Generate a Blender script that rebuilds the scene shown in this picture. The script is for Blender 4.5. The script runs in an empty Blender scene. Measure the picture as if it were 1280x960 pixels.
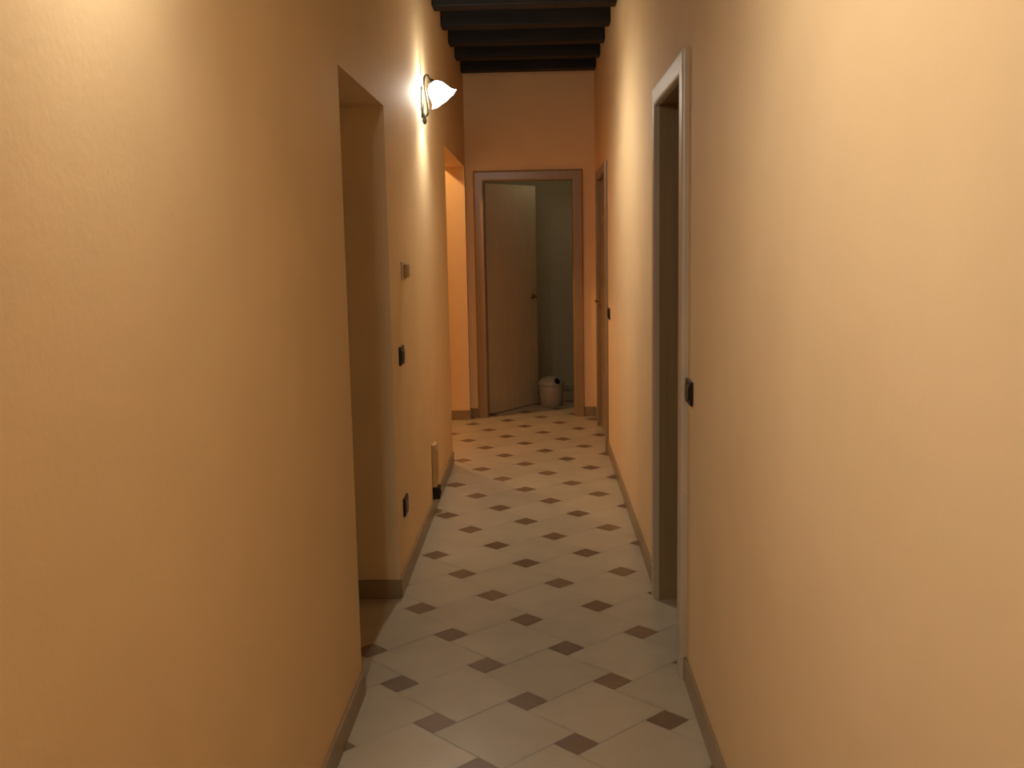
import bpy, bmesh, math, random
from mathutils import Vector, Matrix

random.seed(4)
SC = bpy.context.scene
COL = SC.collection

# ------------------------------------------------------------------ sizes (metres)
XL, XR = -0.628, 0.497          # inner faces of the corridor walls
Y0, YE = -4.6, 8.97             # back of the corridor, end wall
ZC, ZP = 2.965, 3.11            # underside of the beams, underside of the planks
L = 0.335                       # spacing of the small floor tiles
CAM_H = 4.54244 * L

# ------------------------------------------------------------------ materials
def mat(name, col, rough=0.6, spec=0.5, metal=0.0):
    m = bpy.data.materials.new(name); m.use_nodes = True
    b = m.node_tree.nodes['Principled BSDF']
    b.inputs['Base Color'].default_value = (*col, 1)
    b.inputs['Roughness'].default_value = rough
    b.inputs['Specular IOR Level'].default_value = spec
    b.inputs['Metallic'].default_value = metal
    return m, b

def noisy(name, c1, c2, scale, rough=0.6, spec=0.5, stretch=(1, 1, 1), bump=0.0, detail=4.0, bscale=None, lo=0.3, hi=0.7):
    m, b = mat(name, c1, rough, spec)
    nt = m.node_tree; N = nt.nodes; K = nt.links
    geo = N.new('ShaderNodeNewGeometry')
    mp = N.new('ShaderNodeMapping'); mp.inputs['Scale'].default_value = stretch
    K.new(geo.outputs['Position'], mp.inputs['Vector'])
    no = N.new('ShaderNodeTexNoise'); no.inputs['Scale'].default_value = scale; no.inputs['Detail'].default_value = detail
    K.new(mp.outputs['Vector'], no.inputs['Vector'])
    cr = N.new('ShaderNodeValToRGB')
    cr.color_ramp.elements[0].color = (*c1, 1); cr.color_ramp.elements[0].position = lo
    cr.color_ramp.elements[1].color = (*c2, 1); cr.color_ramp.elements[1].position = hi
    K.new(no.outputs['Fac'], cr.inputs['Fac']); K.new(cr.outputs['Color'], b.inputs['Base Color'])
    if bump:
        n2 = N.new('ShaderNodeTexNoise'); n2.inputs['Scale'].default_value = bscale or scale * 8; n2.inputs['Detail'].default_value = 3
        K.new(mp.outputs['Vector'], n2.inputs['Vector'])
        bp = N.new('ShaderNodeBump'); bp.inputs['Strength'].default_value = bump; bp.inputs['Distance'].default_value = 0.004
        K.new(n2.outputs['Fac'], bp.inputs['Height']); K.new(bp.outputs['Normal'], b.inputs['Normal'])
    return m

M = {}
M['plaster'] = noisy('apricot_plaster', (0.745, 0.56, 0.33), (0.795, 0.605, 0.365), 2.2, 0.7, 0.25, bump=0.12, bscale=60)
M['pale_plaster'] = noisy('pale_plaster', (0.56, 0.49, 0.34), (0.62, 0.545, 0.39), 1.8, 0.7, 0.25, bump=0.1, bscale=60)
M['dark_wood'] = noisy('dark_beam_wood', (0.010, 0.008, 0.008), (0.019, 0.015, 0.014), 6, 0.65, 0.3, stretch=(0.4, 5, 5), bump=0.3)
M['plank'] = noisy('dark_plank_wood', (0.008, 0.0065, 0.007), (0.015, 0.012, 0.012), 6, 0.7, 0.3, stretch=(5, 0.4, 5), bump=0.3)
M['casing'] = noisy('taupe_lacquer', (0.46, 0.39, 0.30), (0.51, 0.435, 0.335), 4, 0.38, 0.8, stretch=(6, 6, 0.6))
M['head'] = noisy('lamp_sheen_lacquer', (0.68, 0.69, 0.69), (0.73, 0.74, 0.74), 4, 0.38, 0.8, stretch=(6, 0.6, 6))  # casing lacquer made paler: lamp reflection painted into the head's colour
M['brown_casing'] = noisy('brown_casing_veneer', (0.27, 0.185, 0.095), (0.32, 0.22, 0.115), 4, 0.3, 0.5, stretch=(6, 6, 0.6))
M['dark_door'] = noisy('dark_door_veneer', (0.075, 0.035, 0.018), (0.10, 0.05, 0.025), 5, 0.35, 0.4, stretch=(8, 8, 0.5))
M['leaf'] = noisy('olive_brown_leaf', (0.50, 0.43, 0.30), (0.55, 0.47, 0.33), 4, 0.4, 0.4, stretch=(6, 6, 0.6))
M['door'] = noisy('brown_door_veneer', (0.25, 0.18, 0.085), (0.30, 0.215, 0.105), 5, 0.35, 0.4, stretch=(8, 8, 0.5))
M['skirting'] = noisy('brown_skirting_tile', (0.26, 0.19, 0.105), (0.31, 0.23, 0.13), 9, 0.35, 0.5)
M['grout'] = noisy('grey_grout', (0.38, 0.34, 0.255), (0.42, 0.37, 0.28), 30, 0.8, 0.2)
M['iron'], _ = mat('dark_iron', (0.05, 0.05, 0.035), 0.45, 0.5, 0.7)
M['brass'], _ = mat('brass', (0.30, 0.19, 0.07), 0.35, 0.5, 0.9)
M['black'], _ = mat('dark_plastic', (0.013, 0.006, 0.005), 0.45, 0.3)
M['black2'], _ = mat('darker_plastic', (0.008, 0.005, 0.005), 0.3, 0.5)
M['beige'], _ = mat('beige_plastic', (0.42, 0.28, 0.11), 0.45, 0.4)
M['cream'], _ = mat('cream_plastic', (0.62, 0.47, 0.28), 0.4, 0.4)
M['tan'], _ = mat('tan_plastic', (0.52, 0.37, 0.20), 0.45, 0.4)
M['binw'], _ = mat('white_plastic', (0.40, 0.38, 0.31), 0.3, 0.5)

def tile_mat(name, c1, c2, rough, vary):
    m = noisy(name, c1, c2, 5, rough, 0.45, detail=6)
    nt = m.node_tree; N = nt.nodes; K = nt.links
    b = N['Principled BSDF']; src = b.inputs['Base Color'].links[0].from_socket
    g = N.new('ShaderNodeNewGeometry')
    mr = N.new('ShaderNodeMapRange'); mr.inputs['To Min'].default_value = 1 - vary; mr.inputs['To Max'].default_value = 1 + vary
    K.new(g.outputs['Random Per Island'], mr.inputs['Value'])
    mx = N.new('ShaderNodeMix'); mx.data_type = 'RGBA'; mx.blend_type = 'MULTIPLY'; mx.inputs['Factor'].default_value = 1
    cc = N.new('ShaderNodeCombineColor')
    for i in range(3): K.new(mr.outputs['Result'], cc.inputs[i])
    K.new(src, mx.inputs['A']); K.new(cc.outputs['Color'], mx.inputs['B'])
    K.new(mx.outputs['Result'], b.inputs['Base Color'])
    return m
M['tile'] = tile_mat('pale_grey_tile', (0.43, 0.375, 0.27), (0.49, 0.43, 0.315), 0.34, 0.05)
M['dot'] = tile_mat('brown_dot_tile', (0.165, 0.105, 0.058), (0.215, 0.135, 0.075), 0.38, 0.14)

# frosted glass of the lamps: part clear, part glowing
gm = bpy.data.materials.new('lit_frosted_glass'); gm.use_nodes = True
nt = gm.node_tree; nt.nodes.clear()
o_ = nt.nodes.new('ShaderNodeOutputMaterial'); mx = nt.nodes.new('ShaderNodeMixShader'); mx.inputs[0].default_value = 0.55
tr = nt.nodes.new('ShaderNodeBsdfTransparent'); em = nt.nodes.new('ShaderNodeEmission')
em.inputs['Color'].default_value = (1, 0.93, 0.78, 1); em.inputs['Strength'].default_value = 12
nt.links.new(tr.outputs[0], mx.inputs[1]); nt.links.new(em.outputs[0], mx.inputs[2]); nt.links.new(mx.outputs[0], o_.inputs[0])
M['glass'] = gm
bm_ = bpy.data.materials.new('lit_bulb'); bm_.use_nodes = True
b_ = bm_.node_tree.nodes['Principled BSDF']
b_.inputs['Emission Color'].default_value = (1, 0.92, 0.75, 1); b_.inputs['Emission Strength'].default_value = 20
M['bulb'] = bm_

# ------------------------------------------------------------------ helpers
def box(bm, x0, x1, y0, y1, z0, z1, bev=0.0, seg=2):
    vs = [bm.verts.new(p) for p in ((x0,y0,z0),(x1,y0,z0),(x1,y1,z0),(x0,y1,z0),(x0,y0,z1),(x1,y0,z1),(x1,y1,z1),(x0,y1,z1))]
    fs = [bm.faces.new([vs[i] for i in f]) for f in ((0,3,2,1),(4,5,6,7),(0,1,5,4),(1,2,6,5),(2,3,7,6),(3,0,4,7))]
    if bev:
        es = set(e for f in fs for e in f.edges)
        bmesh.ops.bevel(bm, geom=list(es), offset=bev, segments=seg, profile=0.5, affect='EDGES')

def prism(bm, pts, z0, z1):
    a = [bm.verts.new((x, y, z0)) for x, y in pts]; b = [bm.verts.new((x, y, z1)) for x, y in pts]
    n = len(pts)
    bm.faces.new(a[::-1]); bm.faces.new(b)
    for i in range(n): bm.faces.new((a[i], a[(i+1) % n], b[(i+1) % n], b[i]))

def frame_for(d):
    d = d.normalized()
    up = Vector((0, 0, 1)) if abs(d.z) < 0.9 else Vector((1, 0, 0))
    u = d.cross(up).normalized(); return u, d.cross(u).normalized()

def tube(bm, pts, rad, n=12):
    pts = [Vector(p) for p in pts]; rings = []
    rr = rad if isinstance(rad, (list, tuple)) else [rad] * len(pts)
    u = None
    for i, p in enumerate(pts):
        d = (pts[min(i+1, len(pts)-1)] - pts[max(i-1, 0)]).normalized()
        if u is None: u, v = frame_for(d)
        else:
            u = (u - d * u.dot(d)).normalized(); v = d.cross(u)
        rings.append([bm.verts.new(p + (u*math.cos(2*math.pi*k/n) + v*math.sin(2*math.pi*k/n)) * rr[i]) for k in range(n)])
    for a, b in zip(rings, rings[1:]):
        for k in range(n): bm.faces.new((a[k], a[(k+1) % n], b[(k+1) % n], b[k]))
    bm.faces.new(rings[0][::-1]); bm.faces.new(rings[-1])

def lathe(bm, prof, origin, axis, n=32, wave=None, cap=(True, True)):
    o = Vector(origin); a = Vector(axis).normalized(); u, v = frame_for(a); rings = []
    for j, (t, r) in enumerate(prof):
        ring = []
        for k in range(n):
            an = 2*math.pi*k/n
            rk = r * (1 + (wave(j, an) if wave else 0))
            ring.append(bm.verts.new(o + a*t + (u*math.cos(an) + v*math.sin(an))*rk))
        rings.append(ring)
    for p, q in zip(rings, rings[1:]):
        for k in range(n): bm.faces.new((p[k], p[(k+1) % n], q[(k+1) % n], q[k]))
    if cap[0]: bm.faces.new(rings[0][::-1])
    if cap[1]: bm.faces.new(rings[-1])

def obj(name, bm, m, parent=None, smooth=False):
    bmesh.ops.recalc_face_normals(bm, faces=bm.faces)
    me = bpy.data.meshes.new(name); bm.to_mesh(me); bm.free()
    for x in (m if isinstance(m, list) else [m]): me.materials.append(x)
    if smooth:
        for p in me.polygons: p.use_smooth = True
    o = bpy.data.objects.new(name, me); COL.objects.link(o)
    if parent: o.parent = parent
    return o

def empty(name, loc=(0, 0, 0)):
    o = bpy.data.objects.new(name, None); COL.objects.link(o); o.location = loc; o.empty_display_size = 0.05
    return o

def tag(o, label, cat, group=None, kind=None):
    o['label'] = label; o['category'] = cat
    if group: o['group'] = group
    if kind: o['kind'] = kind
    return o

def new(): return bmesh.new()

# ------------------------------------------------------------------ floor: big squares and small squares, pinwheel laid at 45 degrees
TH = 1.09225
# camera stands at the origin, so the lattice is anchored to the point measured under tile (0,0)
ANCH = Vector((0.28136, 8.80398)) * L
def lat(i, j):
    A = Vector((math.sin(TH), math.cos(TH))) * L; B = Vector((-math.cos(TH), math.sin(TH))) * L
    return ANCH + A*i + B*j
FX0, FX1, FY0, FY1 = -3.2, 1.7, Y0 - 0.1, 11.2
bm = new()
g = [bm.verts.new(p) for p in ((FX0,FY0,-0.0012),(FX1,FY0,-0.0012),(FX1,FY1,-0.0012),(FX0,FY1,-0.0012))]
f = bm.faces.new(g); f.material_index = 2
g2 = [bm.verts.new((x, y, -0.08)) for x, y in ((FX0,FY0),(FX1,FY0),(FX1,FY1),(FX0,FY1))]
f = bm.faces.new(g2[::-1]); f.material_index = 2
for i in range(4):
    f = bm.faces.new((g[i], g2[i], g2[(i+1) % 4], g[(i+1) % 4])); f.material_index = 2
e1 = Vector((math.sin(math.pi/4), math.cos(math.pi/4))); e2 = Vector((math.sin(3*math.pi/4), math.cos(3*math.pi/4)))
DT = TH - math.pi/4
a_, b_s = L*math.cos(DT), L*math.sin(DT)
GR = 0.0022
def clip_add(bm, c, h, mi):
    pts = [c + e1*sx*h + e2*sy*h for sx, sy in ((1,1),(1,-1),(-1,-1),(-1,1))]
    if any(p.x < FX0 or p.x > FX1 or p.y < FY0 or p.y > FY1 for p in pts): return
    vs = [bm.verts.new((p.x, p.y, 0.0)) for p in pts]
    f = bm.faces.new(vs); f.material_index = mi
for i in range(-45, 46):
    for j in range(-45, 46):
        c = lat(i, j)
        if c.x < FX0 or c.x > FX1 or c.y < FY0 or c.y > FY1: continue
        clip_add(bm, c, b_s/2 - GR, 1)
        # the big square sits beside the small one, sharing the corner line
        clip_add(bm, c + e1*((a_ + b_s)/2) + e2*((b_s - a_)/2), a_/2 - GR/2, 0)
bmesh.ops.recalc_face_normals(bm, faces=bm.faces)
for f in bm.faces:
    if abs(f.normal.z) > 0.9 and f.calc_center_median().z > -0.01 and f.normal.z < 0: f.normal_flip()
me = bpy.data.meshes.new('floor'); bm.to_mesh(me); bm.free()
for k in ('tile', 'dot', 'grout'): me.materials.append(M[k])
floor = bpy.data.objects.new('floor', me); COL.objects.link(floor)
tag(floor, 'pale grey tiled floor with small brown diamond tiles', 'floor', kind='structure')

# ------------------------------------------------------------------ walls
LW = 0.30
DL0, DL1, DLZ = 3.31, 4.27, 2.10           # left doorway
OP0, OP1, OPZ = 7.03, 8.87, 2.20           # left opening to the side passage
bm = new()
x0 = XL - LW
box(bm, x0, XL, Y0, DL0, 0, ZP); box(bm, x0, XL, DL0, DL1, DLZ, ZP); box(bm, x0, XL, DL1, OP0, 0, ZP)
x1 = XL - 0.2
box(bm, x1, XL, OP0, OP1, OPZ, ZP); box(bm, x1, XL, OP1, YE, 0, ZP)
tag(obj('wall_left', bm, M['plaster']), 'apricot plaster wall on the left with a bare doorway and wall lamp', 'wall', kind='structure')

DR0, DR1, DRZ = 3.468, 4.242, 2.087        # right doorway near
FD0, FD1, FDZ = 7.43, 8.45, 2.045          # right doorway far
bm = new(); x1 = XR + 0.2
box(bm, XR, x1, Y0, DR0, 0, ZP); box(bm, XR, x1, DR0, DR1, DRZ, ZP); box(bm, XR, x1, DR1, FD0, 0, ZP)
box(bm, XR, x1, FD0, FD1, FDZ, ZP); box(bm, XR, x1, FD1, YE, 0, ZP)
tag(obj('wall_right', bm, M['plaster']), 'apricot plaster wall on the right with the cased doorway', 'wall', kind='structure')

EX0, EX1, EZ = -0.487, 0.317, 2.091        # end doorway
ET = 0.13
bm = new()
box(bm, XL - 0.2, EX0, YE, YE+ET, 0, ZP); box(bm, EX1, XR + 0.2, YE, YE+ET, 0, ZP); box(bm, EX0, EX1, YE, YE+ET, EZ, ZP)
tag(obj('wall_end', bm, M['plaster']), 'apricot wall closing the corridor around the end doorway', 'wall', kind='structure')

bm = new(); box(bm, XL - LW, XR + 0.2, Y0 - 0.15, Y0, 0, ZP)
tag(obj('wall_back', bm, M['plaster']), 'apricot wall behind the viewer', 'wall', kind='structure')

# side passage on the left
bm = new()
box(bm, -3.2, XL - 0.2, OP1, OP1 + 0.12, 0, ZP); box(bm, -3.2, -3.05, 6.3, OP1, 0, ZP); box(bm, -3.05, XL - LW, 6.2, 6.35, 0, ZP)
tag(obj('wall_passage', bm, M['plaster']), 'bright orange lit wall seen through the opening on the left', 'wall', kind='structure')

# room beyond the end doorway
bm = new()
box(bm, -0.80, -0.68, YE+ET, 11.1, 0, ZP)
box(bm, -0.68, 1.35, 10.95, 11.1, 0, ZP)
box(bm, 1.35, 1.5, YE+ET, 11.1, 0, ZP)
box(bm, XR + 0.2, 1.5, YE, YE+ET, 0, ZP)
tag(obj('wall_far', bm, M['pale_plaster']), 'dim pale walls of the room beyond the end doorway', 'wall', kind='structure')

# ceiling planks
bm = new()
x = -3.2
while x < 1.5:
    box(bm, x + 0.002, x + 0.198, Y0 - 0.15, 11.1, ZP, ZP + 0.03, 0.004, 1); x += 0.2
box(bm, -3.2, 1.6, Y0 - 0.15, 11.1, ZP + 0.03, ZP + 0.06)
tag(obj('ceiling', bm, M['plank']), 'dark plank ceiling above the beams', 'ceiling', kind='structure')

ORD = ['dark wooden ceiling beam against the end wall, farthest of the row', 'second dark ceiling beam out from the end wall', 'third dark ceiling beam out from the end wall',
       'fourth dark ceiling beam out from the end wall', 'fifth dark ceiling beam from the end wall, at the top edge of the photo']
BY = 8.69
bmbase = new(); box(bmbase, XL + 0.001, XR - 0.001, 0, 0.14, ZC, ZP, 0.008, 2)
beam0 = obj('ceiling_beam', bmbase, M['dark_wood'])
for k in range(5):
    o = beam0 if k == 0 else beam0.copy()
    if k: COL.objects.link(o)
    o.location = (0, BY - 0.575*k, 0)
    tag(o, ORD[k], 'beam', 'dark beams across the corridor ceiling', 'structure')

# ------------------------------------------------------------------ baseboards
BH, BT = 0.084, 0.011
bm = new()
for ya, yb in ((Y0, DL0), (DL1, OP0), (OP1, YE)): box(bm, XL, XL+BT, ya, yb, 0, BH, 0.002, 1)
box(bm, XL - 0.195, XL, DL1 - BT, DL1, 0, BH, 0.002, 1)       # turning into the doorway
box(bm, XL - 0.195, XL, DL0, DL0 + BT, 0, BH, 0.002, 1)
box(bm, XL - 0.19, XL, OP0, OP0 + BT, 0, BH, 0.002, 1)
tag(obj('baseboard_left', bm, M['skirting']), 'brown skirting tile along the left wall', 'baseboard', kind='structure')
bm = new()
for ya, yb in ((Y0, 3.41), (4.30, 7.37), (8.51, YE)): box(bm, XR-BT, XR, ya, yb, 0, BH, 0.002, 1)
tag(obj('baseboard_right', bm, M['skirting']), 'brown skirting tile along the right wall', 'baseboard', kind='structure')
bm = new()
box(bm, XL+BT, -0.565, YE-BT, YE, 0, BH, 0.002, 1); box(bm, 0.392, XR-BT, YE-BT, YE, 0, BH, 0.002, 1)
tag(obj('baseboard_end', bm, M['skirting']), 'short brown skirting pieces beside the end doorway', 'baseboard', kind='structure')
bm = new(); box(bm, -3.05, XL, OP1-BT, OP1, 0, BH, 0.002, 1)
tag(obj('baseboard_passage', bm, M['skirting']), 'brown skirting under the bright orange wall', 'baseboard', kind='structure')

# ------------------------------------------------------------------ doors
PROF = [(0.0, 0.0), (0.0, 0.016), (0.002, 0.021), (0.006, 0.024), (0.012, 0.025), (0.063, 0.025), (0.069, 0.024), (0.073, 0.020), (0.075, 0.014), (0.075, 0.0)]
def casing(bm, s0, s1, zt, P, w=0.075, sides=(0, 1, 2)):
    """rounded moulding round an opening; P(s, z, n) maps wall coordinates to the room"""
    k = w / 0.075; st = []
    for t, n in PROF:
        t *= k
        st.append([P(s0 - t, 0, n), P(s0 - t, zt + t, n), P(s1 + t, zt + t, n), P(s1 + t, 0, n)])
    vv = [[bm.verts.new(p) for p in row] for row in st]
    for j in sides:
        for i in range(len(vv)):
            a, b = vv[i], vv[(i+1) % len(vv)]
            bm.faces.new((a[j], a[j+1], b[j+1], b[j]))
        if j - 1 not in sides: bm.faces.new([r[j] for r in vv])
        if j + 1 not in sides: bm.faces.new([r[j+1] for r in vv][::-1])
    for v in [v for v in bm.verts if not v.link_faces]: bm.verts.remove(v)

def lever(parent, P, s, z, n0, dirn):
    """rosette, neck and lever of a door handle"""
    bm = new()
    o = Vector(P(s, z, n0)); ax = Vector(P(s, z, n0 + 1)) - o
    lathe(bm, [(0, 0.024), (0.006, 0.024), (0.009, 0.019), (0.010, 0.009), (0.045, 0.008)], o, ax, 20)
    a = Vector(P(s, z, n0 + 0.045)); pts = [a, Vector(P(s + dirn*0.012, z, n0 + 0.052)), Vector(P(s + dirn*0.05, z, n0 + 0.054)), Vector(P(s + dirn*0.115, z - 0.004, n0 + 0.050))]
    tube(bm, pts, [0.008, 0.009, 0.008, 0.007], 12)
    return obj('door_handle', bm, M['brass'], parent, True)

def leaf_panel(bm, x0, x1, y0, y1, z0, z1, face, depth=0.008):
    """door leaf with two raised fields on the side given by face (x of that side)"""
    box(bm, x0, x1, y0, y1, z0, z1, 0.002, 1)
    s = 1 if face == x1 else -1
    for za, zb in ((z0 + 0.14, z0 + 0.86), (z0 + 1.02, z1 - 0.14)):
        xa, xb = sorted((face - s*0.001, face + s*depth))
        box(bm, xa, xb, y0 + 0.13, y1 - 0.13, za, zb, 0.006, 2)

# door_1: brown door set at the back of the bare left doorway
d = tag(empty('door_1', (XL - 0.25, (DL0+DL1)/2, 0)), 'brown door deep in the bare left doorway beside the dark switch', 'door', kind='structure')
def P0(o, bm):                                                # geometry is built in room coordinates
    bmesh.ops.translate(bm, verts=bm.verts, vec=-o.location); return bm
bm = new()
xa, xb = XL - 0.27, XL - 0.20
box(bm, xa, xb, DL0, DL0 + 0.03, 0, DLZ, 0.003, 1); box(bm, xa, xb, DL1 - 0.03, DL1, 0, DLZ, 0.003, 1); box(bm, xa, xb, DL0 + 0.03, DL1 - 0.03, DLZ - 0.03, DLZ, 0.003, 1)
obj('door_frame', P0(d, bm), M['door'], d)
bm = new(); leaf_panel(bm, XL - 0.265, XL - 0.228, DL0 + 0.033, DL1 - 0.033, 0.006, DLZ - 0.033, XL - 0.228)
lf = obj('door_leaf', P0(d, bm), M['door'], d)
h = lever(lf, lambda s, z, n: (XL - 0.228 + n - d.location.x, s - d.location.y, z), DL0 + 0.10, 1.04, 0, 1)

# door_2: cased doorway on the right
d = tag(empty('door_2', (XR, (DR0+DR1)/2, 0)), 'right doorway with pale taupe rounded casing in front of the near wall switch', 'door', kind='structure')
bm = new(); PR = lambda s, z, n: (XR - n, s, z)
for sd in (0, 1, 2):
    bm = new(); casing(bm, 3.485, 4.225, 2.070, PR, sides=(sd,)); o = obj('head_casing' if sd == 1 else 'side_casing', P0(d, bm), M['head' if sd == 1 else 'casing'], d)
    if sd == 1: o['label'] = 'head piece with lamp reflection painted in'
bm = new()
xa, xb = XR - 0.001, XR + 0.16
box(bm, xa, xb, DR0, 3.487, 0, DRZ); box(bm, xa, xb, 4.223, DR1, 0, DRZ); box(bm, xa, xb, 3.487, 4.223, 2.072, DRZ)
obj('door_lining', P0(d, bm), M['door'], d)
bm = new(); leaf_panel(bm, XR + 0.108, XR + 0.148, 3.490, 4.220, 0.006, 2.069, XR + 0.108)
lf = obj('door_leaf', P0(d, bm), M['dark_door'], d)
h = lever(lf, lambda s, z, n: (XR + 0.108 - n - d.location.x, s - d.location.y, z), 3.56, 1.04, 0, 1)

# door_3: end doorway, standing open
d = tag(empty('door_3', ((EX0+EX1)/2, YE, 0)), 'end door in brown casing, standing half open into the dim room', 'door', kind='structure')
bm = new(); PE = lambda s, z, n: (s, YE - n, z)
casing(bm, -0.471, 0.301, 2.076, PE, 0.088)
obj('door_casing', P0(d, bm), M['brown_casing'], d)
bm = new(); ya, yb = YE - 0.001, YE + ET
box(bm, EX0, -0.469, ya, yb, 0, EZ); box(bm, 0.299, EX1, ya, yb, 0, EZ); box(bm, -0.469, 0.299, ya, yb, 2.078, EZ)
obj('door_lining', P0(d, bm), M['door'], d)

# its leaf, hinged on the left and swung into the room
bm = new()
LWD = 0.768
box(bm, 0, LWD, 0, 0.04, 0.006, 2.070, 0.002, 1)
lf = obj('door_leaf', bm, M['leaf'], d)
lf.location = Vector((-0.462, YE + ET + 0.004, 0)) - d.location
lf.rotation_euler = (0, 0, math.radians(55))
lever(lf, lambda s, z, n: (s, -n, z), LWD - 0.07, 1.04, 0.0, -1)

# door_4: far door on the right, closed
d = tag(empty('door_4', (XR, (FD0+FD1)/2, 0)), 'far closed door on the right with small dark handle near the end wall', 'door', kind='structure')
bm = new(); casing(bm, 7.445, 8.435, 2.030, PR)
obj('door_casing', P0(d, bm), M['brown_casing'], d)
bm = new(); xa, xb = XR - 0.001, XR + 0.12
box(bm, xa, xb, FD0, 7.447, 0, FDZ); box(bm, xa, xb, 8.433, FD1, 0, FDZ); box(bm, xa, xb, 7.447, 8.433, 2.032, FDZ)
obj('door_lining', P0(d, bm), M['door'], d)
bm = new(); leaf_panel(bm, XR + 0.012, XR + 0.052, 7.450, 8.430, 0.006, 2.029, XR + 0.012)
lf = obj('door_leaf', P0(d, bm), M['brown_casing'], d)
h = lever(lf, lambda s, z, n: (XR + 0.012 - n - d.location.x, s - d.location.y, z), 8.34, 1.06, 0.0, -1)

# ------------------------------------------------------------------ switches and sockets (side: +1 left wall, -1 right wall)
def wall_fitting(name, side, y, z, w, hgt, label, cat, plate, insert, kind):
    X = XL if side > 0 else XR
    r = tag(empty(name, (X, y, z)), label, cat)
    bm = new(); a, b = sorted((0, side*0.010)); box(bm, a, b, -w/2, w/2, -hgt/2, hgt/2, 0.004, 3)
    obj('cover_plate', bm, plate, r)
    if kind == 'switch':
        for k in (-1, 0, 1):
            bm = new(); a, b = sorted((side*0.009, side*0.0145)); q = w*0.235
            box(bm, a, b, k*q - q*0.46, k*q + q*0.46, -hgt*0.30, hgt*0.30, 0.002, 2); obj('rocker', bm, insert, r)
    elif kind == 'socket':
        bm = new(); a, b = sorted((side*0.009, side*0.013)); box(bm, a, b, -w*0.36, w*0.36, -hgt*0.3, hgt*0.3, 0.002, 2)
        for yy in (-w*0.22, w*0.22):
            for dz in (-0.012, 0, 0.012): lathe(bm, [(0, 0.003), (0.0012, 0.003)], (side*0.0128, yy, dz), (side, 0, 0), 10)
        obj('socket_insert', bm, insert, r)
    else:
        bm = new(); a, b = sorted((side*0.009, side*0.026)); box(bm, a, b, -w*0.36, w*0.36, -hgt*0.36, hgt*0.36, 0.005, 3)
        obj('thermostat_body', bm, insert, r)
    return r
wall_fitting('light_switch', -1, 3.345, 1.030, 0.118, 0.080, 'dark switch on the right wall, just before the cased doorway', 'switch', M['black'], M['black2'], 'switch')
wall_fitting('light_switch', -1, 7.22, 1.03, 0.118, 0.080, 'small dark switch on the right wall beside the far closed door', 'switch', M['black'], M['black2'], 'switch')
wall_fitting('light_switch', 1, 4.535, 1.040, 0.118, 0.085, 'dark switch on the left wall, below the small beige wall thermostat', 'switch', M['black'], M['black2'], 'switch')
wall_fitting('wall_socket', 1, 4.510, 0.355, 0.118, 0.085, 'dark socket low on the left wall just past the bare doorway', 'socket', M['black'], M['black2'], 'socket')
wall_fitting('wall_thermostat', 1, 4.70, 1.415, 0.13, 0.085, 'small beige box on the left wall, above the dark switch', 'thermostat', M['cream'], M['beige'], 'box')

# low conduit cover with a dark socket at its foot
r = tag(empty('conduit_cover', (XL, 5.72, 0.085)), 'slim pale upright cover low on the left wall, dark block at its foot', 'cover')
bm = new(); box(bm, 0, 0.028, -0.05, 0.05, 0.07, 0.32, 0.006, 3); obj('cover_body', bm, M['tan'], r)
bm = new(); box(bm, 0.027, 0.033, -0.036, 0.036, 0.11, 0.29, 0.003, 2); obj('cover_lid', bm, M['tan'], r)
bm = new(); box(bm, 0, 0.042, -0.045, 0.045, 0.0, 0.068, 0.006, 3); o = obj('socket_block', bm, M['black'], r); o['label'] = 'dark block at the foot'
bm = new(); lathe(bm, [(0, 0.018), (0.004, 0.018), (0.004, 0.013), (0.001, 0.012)], (0.041, 0, 0.034), (1, 0, 0), 20); obj('socket_face', bm, M['black2'], o)

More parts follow.
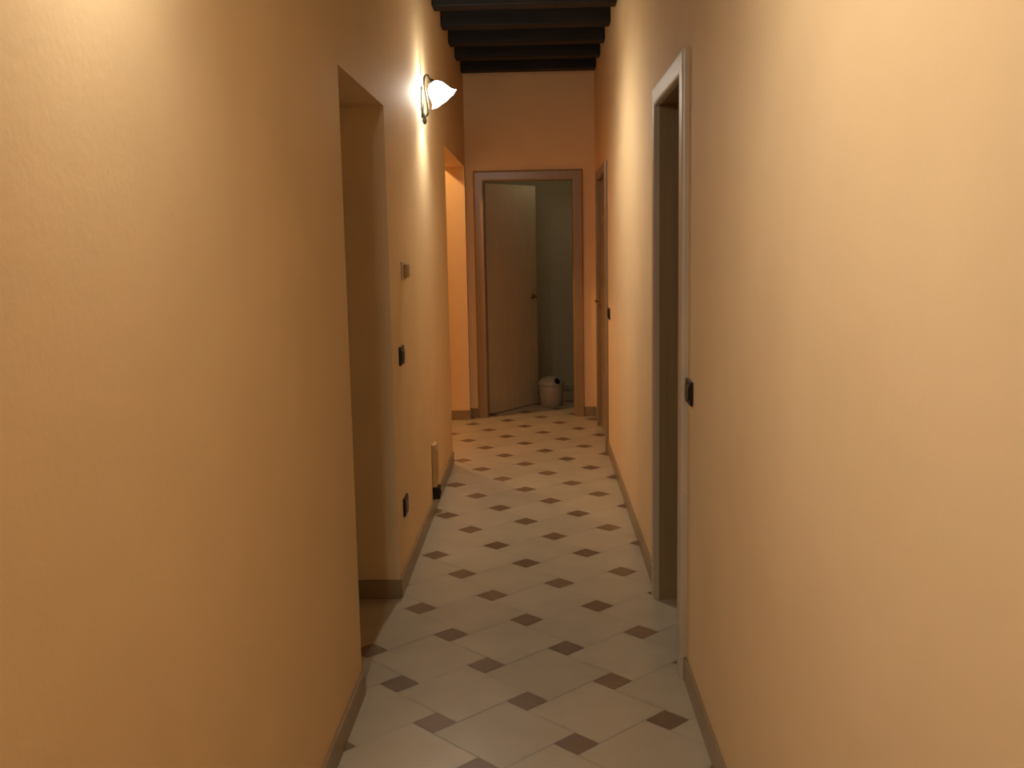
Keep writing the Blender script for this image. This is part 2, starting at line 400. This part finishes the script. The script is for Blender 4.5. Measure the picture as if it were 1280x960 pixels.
# ------------------------------------------------------------------ wall lamps
AX = Vector((0.60, 0, -0.80))
def make_sconce(label):
    r = tag(empty('wall_sconce', (XL, 0, 2.19)), label, 'lamp')
    # local frame: x out of the wall, z up from the finial
    bm = new()
    n = 28; prof = [(0.0, 1.0), (0.006, 1.0), (0.011, 0.86), (0.013, 0.6)]
    rings = []
    for t, s in prof:
        rings.append([bm.verts.new((t, 0.034*s*math.cos(2*math.pi*k/n), 0.115 + 0.085*s*math.sin(2*math.pi*k/n))) for k in range(n)])
    for a, b in zip(rings, rings[1:]):
        for k in range(n): bm.faces.new((a[k], a[(k+1) % n], b[(k+1) % n], b[k]))
    bm.faces.new(rings[0][::-1]); bm.faces.new(rings[-1])
    obj('backplate', bm, M['iron'], r, True)
    bm = new(); lathe(bm, [(0.0, 0.004), (0.008, 0.010), (0.02, 0.013), (0.035, 0.010), (0.048, 0.014), (0.056, 0.008)], (0.016, 0, -0.005), (0, 0, 1), 18)
    obj('finial', bm, M['iron'], r, True)
    bm = new()
    pts = [(0.010, 0, 0.055), (0.022, 0, 0.04), (0.036, 0, 0.055), (0.036, 0, 0.10), (0.026, 0, 0.16), (0.018, 0, 0.215), (0.022, 0, 0.248), (0.036, 0, 0.256), (0.046, 0, 0.240), (0.054, 0, 0.222)]
    sm = []
    for i in range(len(pts) - 1):
        p0, p1, p2, p3 = (Vector(pts[max(i-1, 0)]), Vector(pts[i]), Vector(pts[i+1]), Vector(pts[min(i+2, len(pts)-1)]))
        for q in range(5):
            t = q/5; sm.append(0.5*((2*p1) + (p2-p0)*t + (2*p0-5*p1+4*p2-p3)*t*t + (3*p1-p0-3*p2+p3)*t**3))
    sm.append(Vector(pts[-1])); tube(bm, sm, 0.0058, 10)
    obj('arm', bm, M['iron'], r, True)
    nk = Vector((0.050, 0, 0.228))
    bm = new(); lathe(bm, [(-0.006, 0.006), (-0.002, 0.014), (0.010, 0.0205), (0.024, 0.022), (0.025, 0.015)], nk, AX, 20); obj('shade_holder', bm, M['iron'], r, True)
    bm = new()
    pr = [(0.020, 0.021), (0.028, 0.032), (0.042, 0.044), (0.062, 0.053), (0.085, 0.058), (0.106, 0.064), (0.120, 0.074), (0.126, 0.080)]
    lathe(bm, pr, nk, AX, 48, wave=lambda j, an: (0.05 * max(0, j-3) / 4) * math.cos(8*an), cap=(False, False))
    s = obj('lamp_shade', bm, M['glass'], r, True)
    s.modifiers.new('thick', 'SOLIDIFY').thickness = 0.003
    bm = new(); lathe(bm, [(0.012, 0.009), (0.022, 0.009), (0.030, 0.014), (0.037, 0.016), (0.043, 0.013), (0.047, 0.007), (0.048, 0.002)], nk, AX, 18); obj('bulb', bm, M['bulb'], r, True)
    return r, nk + AX*0.078
def add_light(name, loc, W, col, rad):
    l = bpy.data.lights.new(name, 'POINT'); l.energy = W; l.color = col; l.shadow_soft_size = rad
    o = bpy.data.objects.new(name, l); COL.objects.link(o); o.location = loc; return o
LC = (1.0, 0.93, 0.80)
W1 = 24.0
sc1, lp = make_sconce('lit bell glass lamp on a dark iron arm high on the left wall')
sc1.location.y = 5.68
add_light('corridor_light', Vector(sc1.location) + lp, W1, LC, 0.028)
sc2 = sc1.copy(); COL.objects.link(sc2)
for ch in list(sc1.children):
    c = ch.copy(); COL.objects.link(c); c.parent = sc2
sc2.location.y = 1.45
tag(sc2, 'twin lit lamp nearer the viewer, above the left wall glow', 'lamp')
add_light('corridor_light', Vector(sc2.location) + lp, W1, LC, 0.028)
# added light behind the viewer, no fixture, brightens the lower walls
add_light('corridor_light', (XL + 0.12, -2.7, 2.31), W1, LC, 0.05)
# lamp of the side passage, out of sight behind the left wall
add_light('passage_light', (-1.45, 8.38, 2.72), 44.0, (1.0, 0.55, 0.22), 0.06)
# weak lamp of the room beyond
add_light('far_room_light', (0.20, 9.56, 2.45), 1.6, (1.0, 0.90, 0.66), 0.08)

# ------------------------------------------------------------------ bin in the far room
r = tag(empty('waste_bin', (0.10, 9.62, 0)), 'small pale rounded bin on the floor beyond the end doorway', 'bin')
bm = new(); lathe(bm, [(0.0, 0.098), (0.006, 0.104), (0.12, 0.114), (0.19, 0.119), (0.196, 0.117)], (0, 0, 0), (0, 0, 1), 36); obj('bin_body', bm, M['binw'], r, True)
bm = new(); lathe(bm, [(0.196, 0.122), (0.205, 0.124), (0.225, 0.120), (0.255, 0.098), (0.275, 0.06), (0.281, 0.02)], (0, 0, 0), (0, 0, 1), 36); lid = obj('bin_lid', bm, M['binw'], r, True)
bm = new(); lathe(bm, [(0, 0.030), (0.006, 0.030), (0.010, 0.024)], (0.056, -0.088, 0.24), (0.5, -0.75, 0.55), 18); obj('bin_flap', bm, M['black'], lid, True)

# ------------------------------------------------------------------ camera
F, PITCH, YAW, ROLL = 1269.838, 0.13559, -0.02836, -0.01848
cy, sy = math.cos(YAW), math.sin(YAW)
fw = Vector((sy*math.cos(PITCH), cy*math.cos(PITCH), -math.sin(PITCH)))
rt = Vector((cy, -sy, 0)); up = rt.cross(fw)
r2 = rt*math.cos(ROLL) + up*math.sin(ROLL); u2 = -rt*math.sin(ROLL) + up*math.cos(ROLL)
cd = bpy.data.cameras.new('camera'); cam = bpy.data.objects.new('camera', cd); COL.objects.link(cam)
cd.sensor_width = 36; cd.lens = F/1280*36; cd.clip_start = 0.02
m = Matrix((r2, u2, -fw)).transposed().to_4x4(); m.translation = Vector((0, 0, CAM_H))
cam.matrix_world = m
SC.camera = cam

# ------------------------------------------------------------------ world and view
w = bpy.data.worlds.new('world'); SC.world = w; w.use_nodes = True
w.node_tree.nodes['Background'].inputs['Color'].default_value = (0.02, 0.015, 0.01, 1)
SC.view_settings.view_transform = 'Standard'; SC.view_settings.look = 'None'
SC.view_settings.gamma = 1; SC.view_settings.use_curve_mapping = False
SC.view_settings.exposure = 0.85
SC.cycles.use_denoising = True
SC.cycles.max_bounces = 12; SC.cycles.diffuse_bounces = 8; SC.cycles.transparent_max_bounces = 12
SC.cycles.sample_clamp_indirect = 6
